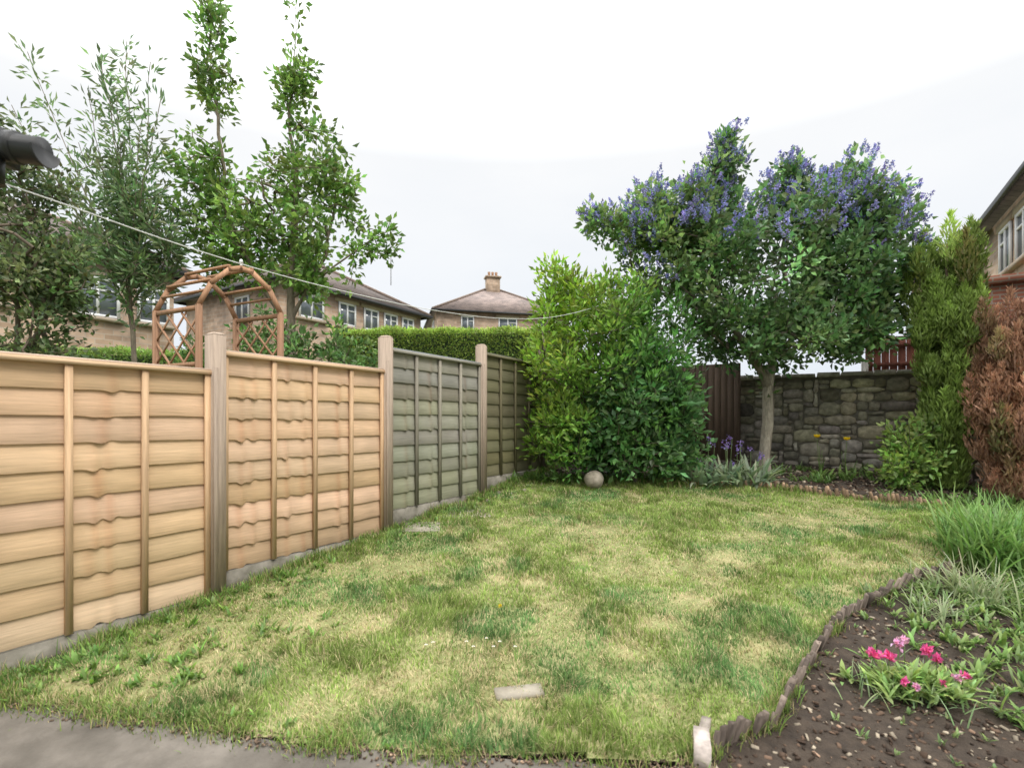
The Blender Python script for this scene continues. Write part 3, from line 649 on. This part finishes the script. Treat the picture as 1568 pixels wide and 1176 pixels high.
for (x,z) in [(-7.3,7.0),(-6.7,6.6),(-6.4,7.1),(-5.6,7.0),(-5.3,6.3),(-5.15,5.6),(-7.1,6.0),(-7.0,5.2),(-5.3,4.9),(-6.8,7.4),(-7.7,6.3),(-5.5,5.9),(-6.2,6.6)]:
    zz0=R.uniform(2.8,4.2);yo=R.uniform(-.6,.6);stems.append([(-6.0,ty,zz0),((-6.0+x)/2+R.normal(0,.1),ty+yo*.6,(zz0+z)/2+.1),(x*.9-6.*.1,ty+yo,z-.35),(x,ty+yo,z)])
spec=[(-6.0,ty,4.6,.8,.7,1.3,6),(-5.5,ty,4.0,.4,.4,.8,2)]
tree('willow_tree',stems,ell(spec,150,.5),.0042,.45,(.21,.175,.13),dict(rmax=.03,per=19,sp=.07,L=.15,W=.042,col=(.19,.28,.12),up=.2,cvar=.2),minr=.005)
dy=6.6
stems=[[(-6.5,dy,float(g(dy))),(-6.45,dy,1.6),(-6.4,dy,2.6),(-6.3,dy,4.0)],[(-6.45,dy,1.8),(-6.0,dy,2.9),(-5.8,dy,3.5)]]
spec=[(-6.35,dy,3.4,.75,.8,.95,7),(-6.35,dy,4.6,.5,.6,.5,2.2),(-5.85,dy,3.3,.35,.5,.45,1.8),(-6.6,dy,5.3,.35,.4,.3,.8),(-6.2,dy,2.4,.6,.6,.6,2)]
tree('hawthorn_tree',stems,ell(spec,480,.45,.25,1.8),.004,.5,(.14,.11,.08),dict(rmax=.013,per=21,sp=.07,L=.085,W=.055,col=(.15,.20,.08),up=.1,cvar=.32),minr=.004)
shrub('garden_shrub',[(-2.75,7.5,2.1,.62,.5,.9,3),(-3.5,7.3,2.1,.5,.5,1.0,2),(-2.2,7.8,1.9,.4,.4,.7,1)],360,dict(rmax=.012,per=16,sp=.06,L=.10,W=.055,col=(.14,.24,.07),up=.3,cvar=.35))
shrub('garden_shrub',[(-4.7,7.6,1.8,.5,.5,.8,3),(-5.7,7.2,1.6,.5,.5,.6,2)],240,dict(rmax=.012,per=14,sp=.06,L=.09,W=.05,col=(.15,.25,.07),up=.3,cvar=.35))
shrub('hydrangea_shrub',[(6.3,7.9,1.0,.42,.35,.55,3),(5.95,7.75,.65,.3,.25,.25,1)],150,dict(rmax=.012,per=14,sp=.06,L=.10,W=.06,col=(.27,.40,.10),up=.4,cvar=.25))
def hedge(name,c,sz,rz,col,n):
    E=empty(name,(c[0],c[1],0),rz);b=Buf();abox(b,(0,0,c[2]-sz[2]/2-.08),(sz[0]-.15,sz[1]-.15,sz[2]),(.03,.05,.015));b.build('core',M_bark,E)
    b=Buf();x=R.uniform(-.5,.5,n)*sz[0];f=R.random(n);top=f<.4
    y=np.where(top,R.uniform(-.5,.5,n)*sz[1],-.5*sz[1]);z=np.where(top,c[2],c[2]-R.random(n)**1.3*sz[2]*.8)
    z=z+(vn(x,y,2.0,8)-.5)*.10;P=np.stack([x,y,z],1)+R.normal(0,.03,(n,3));D=R.normal(size=(n,3))*.7+np.where(top[:,None],[[0,0,1.]],[[0,-1.,.4]])
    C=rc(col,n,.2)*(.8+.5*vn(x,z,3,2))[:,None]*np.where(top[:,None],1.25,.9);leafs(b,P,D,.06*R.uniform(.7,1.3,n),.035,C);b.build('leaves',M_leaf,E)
hedge('hedge',(-1.4,13.2,3.72),(6.2,1.0,2.6),-.03,(.33,.45,.09),24000)
hedge('hedge',(-7.6,10.3,2.80),(6,.9,2.2),.15,(.28,.40,.10),16000)
# conifers
def conifer(name,x,y,r,h,cols,n,seed,prof_,K=190):
    z0=float(g(y));E=empty(name,(x,y,z0));b=Buf()
    tube(b,[(0,0,-.1),(0,0,h*.5),(0,0,h*.9)],[.08,.05,.01],(.14,.1,.07),7);b.build('trunk',M_bark,E)
    tk=R.random(K)**.85*.90;ak=R.uniform(0,6.28,K);pk=np.interp(tk,[0,.15,.35,.6,.85,.95,1],prof_)
    rk=r*pk*R.random(K)**.45*R.uniform(.75,1.1,K)
    b=Buf();I=R.integers(0,K,n);u=R.random(n)
    base=np.stack([np.cos(ak)*rk,np.sin(ak)*rk,tk*h],1)[I]
    H=(R.uniform(.35,.75,K))[I];ang=R.uniform(0,6.28,n);w=.13*np.sin(np.clip(u*1.1+.08,0,1)*3.14)**.7*R.random(n)**.4
    P=base+np.stack([np.cos(ang)*w+np.cos(ak[I])*u*.05,np.sin(ang)*w+np.sin(ak[I])*u*.05,u*H-.25],1)
    P[:,2]=np.maximum(P[:,2],.03)
    D=np.stack([np.cos(ang)*.3,np.sin(ang)*.3,np.full(n,1.0)],1)+R.normal(0,.28,(n,3))
    tt=P[:,2]/h
    m=np.clip((fbm(ak*1.2,tk*h*1.2,1.3,seed,3)[I]-.45)*4+cols[2](tt)+R.normal(0,.15,n),0,1)[:,None]
    cvk=np.exp(R.normal(0,.18,(K,1)))[I]
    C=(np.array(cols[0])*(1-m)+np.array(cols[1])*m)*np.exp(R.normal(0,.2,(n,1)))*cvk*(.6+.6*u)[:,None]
    leafs(b,P,D,.10*R.uniform(.6,1.4,n),.026,C,.1);b.build('foliage',M_leaf,E)
conifer('conifer_tree',6.66,7.8,.40,4.15,((.30,.42,.10),(.45,.30,.13),lambda t:-.75+(.5-t)*.4),42000,3,[.3,.5,.8,1,1.1,1.0,.9])
conifer('brown_conifer',7.2,7.15,.58,2.95,((.58,.34,.22),(.26,.30,.10),lambda t:-.75),36000,5,[.5,.75,.95,1,.9,.7,.4])
# ---------------- flower-bed plants
b=Buf()
for (x,y) in [(3.3,7.95),(3.6,7.9),(3.9,8.0),(3.1,8.1),(3.75,8.2),(2.95,8.0),(3.45,8.1)]:
    rosette(x,y,36,.56,.075,(.29,.38,.22),buf=b,up=.9,K=5,bend=1.4)
for i in range(14):
    x=3.5+R.normal(0,.3);y=8.1+R.normal(0,.1);z0=float(g(y));h=R.uniform(.35,.8);tube(b,[(x,y,z0),(x+R.normal(0,.03),y,z0+h)],.005,(.14,.2,.07),4)
    m=14;leafs(b,np.array([x,y,z0+h])+R.normal(0,.025,(m,3)),R.normal(size=(m,3)),.035,.025,rc((.28,.19,.50),m))
b.build('comfrey_plant',M_leaf)
def yflower(x,y,top):
    b=Buf();z0=float(g(y))
    rosette(x,y,26,.3,.04,(.18,.29,.07),buf=b)
    for k in range(3):
        a=(x+R.normal(0,.09),y+R.normal(0,.05),top-R.uniform(0,.25) if k else top)
        tube(b,[(x,y,z0),((x+a[0])/2,y,(z0+a[2])/2),a],.004,(.15,.22,.06),4)
        if k<1:
            n=6;az=np.arange(n)*6.28/n+.2;strips(b,np.tile([a],(n,1)),az,np.full(n,1.0),np.full(n,-.8),.075,.07,3,[.5,1,.9],np.tile([[.8,.55,.02]],(n,1)),np.tile([[.9,.68,.03]],(n,1)))
    b.build('yellow_poppy',M_petal)
yflower(5.14,8.5,1.17);yflower(5.5,8.4,1.13)
def clump(name,x,y,n,L,W,c0,c1,sp,up=.8,bend=1.3,az=None):
    b=Buf();P=np.stack([x+R.normal(0,sp,n),y+R.normal(0,sp,n)],1);P=np.column_stack([P,g(P[:,1])-.01]);a=R.uniform(0,6.28,n)
    strips(b,P,a,R.uniform(.05,up,n),R.uniform(.3,bend,n),L*R.uniform(.55,1.15,n),W*R.uniform(.7,1.2,n),6,[.7,1,1,.9,.75,.5],rc(c0,n,.15),rc(c1,n,.15));b.build(name,M_leaf)
clump('daylily_clump',4.65,4.85,560,.72,.019,(.12,.23,.05),(.23,.38,.10),.2)
clump('daylily_clump',5.3,5.6,260,.5,.015,(.12,.23,.05),(.23,.38,.10),.15)
clump('spider_grass',3.75,4.15,200,.42,.013,(.24,.32,.13),(.44,.48,.28),.13,1.2,1.2)
clump('spider_grass',3.2,3.85,80,.3,.010,(.24,.32,.13),(.42,.46,.28),.1,1.2,1.2)
b=Buf();cx,cy2=2.36,2.95
for k in range(34):
    rosette(cx+R.normal(0,.13),cy2+R.normal(0,.09),18,.13,.026,(.30,.43,.13),buf=b,z=float(g(cy2))+.01+abs(R.normal(0,.03)),up=1.1)
n=120;P=np.column_stack([cx+R.normal(-.02,.16,n),cy2+R.normal(0,.12,n),np.full(n,float(g(cy2)))]);strips(b,P,R.uniform(0,6.28,n),R.uniform(.2,1.1,n),R.uniform(.2,.9,n),.16,.008,4,[1,1,.8,.5],rc((.24,.34,.14),n),rc((.36,.46,.24),n))
b.build('primula_plant',M_leaf)
b=Buf()
for (x,y,h,r) in [(2.16,3.05,.18,.035),(2.22,3.0,.19,.038),(2.35,3.1,.21,.032),(2.48,3.05,.2,.034),(2.5,3.0,.18,.03),(2.2,2.86,.13,.026),(2.24,2.82,.12,.026),(2.5,2.86,.15,.026),(2.58,2.9,.14,.024),(2.4,2.84,.14,.018),(2.42,3.14,.21,.03)]:
    z=float(g(y))+h;tube(b,[(x,y,z-h),(x,y,z)],.003,(.15,.25,.07),4)
    n=34;leafs(b,np.array([x,y,z])+R.normal(0,.25*r,(n,3)),R.normal(size=(n,3))+[0,-.3,.7],r*1.0,r*.6,rc((.80,.13,.35) if R.random()<.6 else (.85,.45,.62),n,.25,.1))
b.build('pink_flowers',M_petal)
b=Buf()
for i in range(560):
    x=R.uniform(2.6,4.6);y=R.uniform(2.2,4.3)+(x-3)*.2
    if (x-2.55)+(3.9-y)*.15+R.normal(0,.28)<.42: continue
    rosette(x,y,11,R.uniform(.04,.15),.024,(.21,.32,.09),buf=b,z=float(g(y))+.01)
for i in range(60):
    x=R.uniform(1.5,3);y=R.uniform(2.2,4.0)
    if inpoly(np.array([x]),np.array([y]),LAWN)[0]:continue
    rosette(x,y,7,R.uniform(.03,.06),.012,(.2,.3,.1),buf=b)
b.build('ground_cover_plant',M_leaf)
b=Buf()
for i in range(130):
    x=R.uniform(5.3,7.6);y=R.uniform(6.4,7.4)
    if inpoly(np.array([x]),np.array([y]),LAWN)[0]:continue
    rosette(x,y,10,R.uniform(.08,.24),.022,(.16,.27,.07),buf=b)
b.build('border_plants',M_leaf)
# ---------------- world & sun
w=bpy.data.worlds.new('World');scene.world=w;w.use_nodes=True;n=w.node_tree;n.nodes.clear()
out=n.nodes.new('ShaderNodeOutputWorld');bg=n.nodes.new('ShaderNodeBackground');bg.inputs[1].default_value=.1
sky=n.nodes.new('ShaderNodeTexSky');sky.sky_type='NISHITA';sky.sun_disc=False;sky.sun_elevation=math.radians(50);sky.sun_rotation=math.radians(140)
tc=n.nodes.new('ShaderNodeTexCoord');sp=n.nodes.new('ShaderNodeSeparateXYZ');n.links.new(tc.outputs['Generated'],sp.inputs[0])
mp=n.nodes.new('ShaderNodeMapping');mp.inputs['Scale'].default_value=(1,1,3);n.links.new(tc.outputs['Generated'],mp.inputs[0])
cl=noise(n,mp.outputs[0],1.6,5,.55)
gr=ramp(n,sp.outputs[2],[(0,(.080,.086,.092)),(.2,(.087,.091,.096)),(.45,(.097,.098,.099)),(1,(.44,.44,.44))])
cv=ramp(n,cl,[(.3,(.95,.965,.985)),(.65,(1.04,1.035,1.03))])
ov=mult(n,gr,cv)
sc_=n.nodes.new('ShaderNodeVectorMath');sc_.operation='SCALE';sc_.inputs[3].default_value=100;n.links.new(ov,sc_.inputs[0])
mx=n.nodes.new('ShaderNodeMix');mx.data_type='RGBA';mx.inputs[0].default_value=.97
n.links.new(sky.outputs[0],mx.inputs[6]);n.links.new(sc_.outputs[0],mx.inputs[7]);n.links.new(mx.outputs[2],bg.inputs[0]);n.links.new(bg.outputs[0],out.inputs[0])
ld=bpy.data.lights.new('sun','SUN');ld.energy=1.5;ld.angle=math.radians(18);ld.color=(1,.96,.9);lo=bpy.data.objects.new('sun',ld);COL.objects.link(lo)
az=math.radians(140);el=math.radians(50);dv=Vector((math.sin(az)*math.cos(el),math.cos(az)*math.cos(el),math.sin(el)));lo.rotation_euler=dv.to_track_quat('Z','Y').to_euler()
# ---------------- camera
cd=bpy.data.cameras.new('camera');cam=bpy.data.objects.new('camera',cd);COL.objects.link(cam);cam.location=(0,0,1.44);cam.rotation_euler=(math.radians(90),0,0)
cd.sensor_width=36;cd.lens=780/1568*36;cd.shift_y=(645-588)/1568;cd.clip_end=1500;cd.clip_start=.05
cd.dof.use_dof=True;cd.dof.focus_distance=5.5;cd.dof.aperture_fstop=1.8
scene.camera=cam
scene.view_settings.view_transform='Standard';scene.view_settings.look='None';scene.view_settings.exposure=0
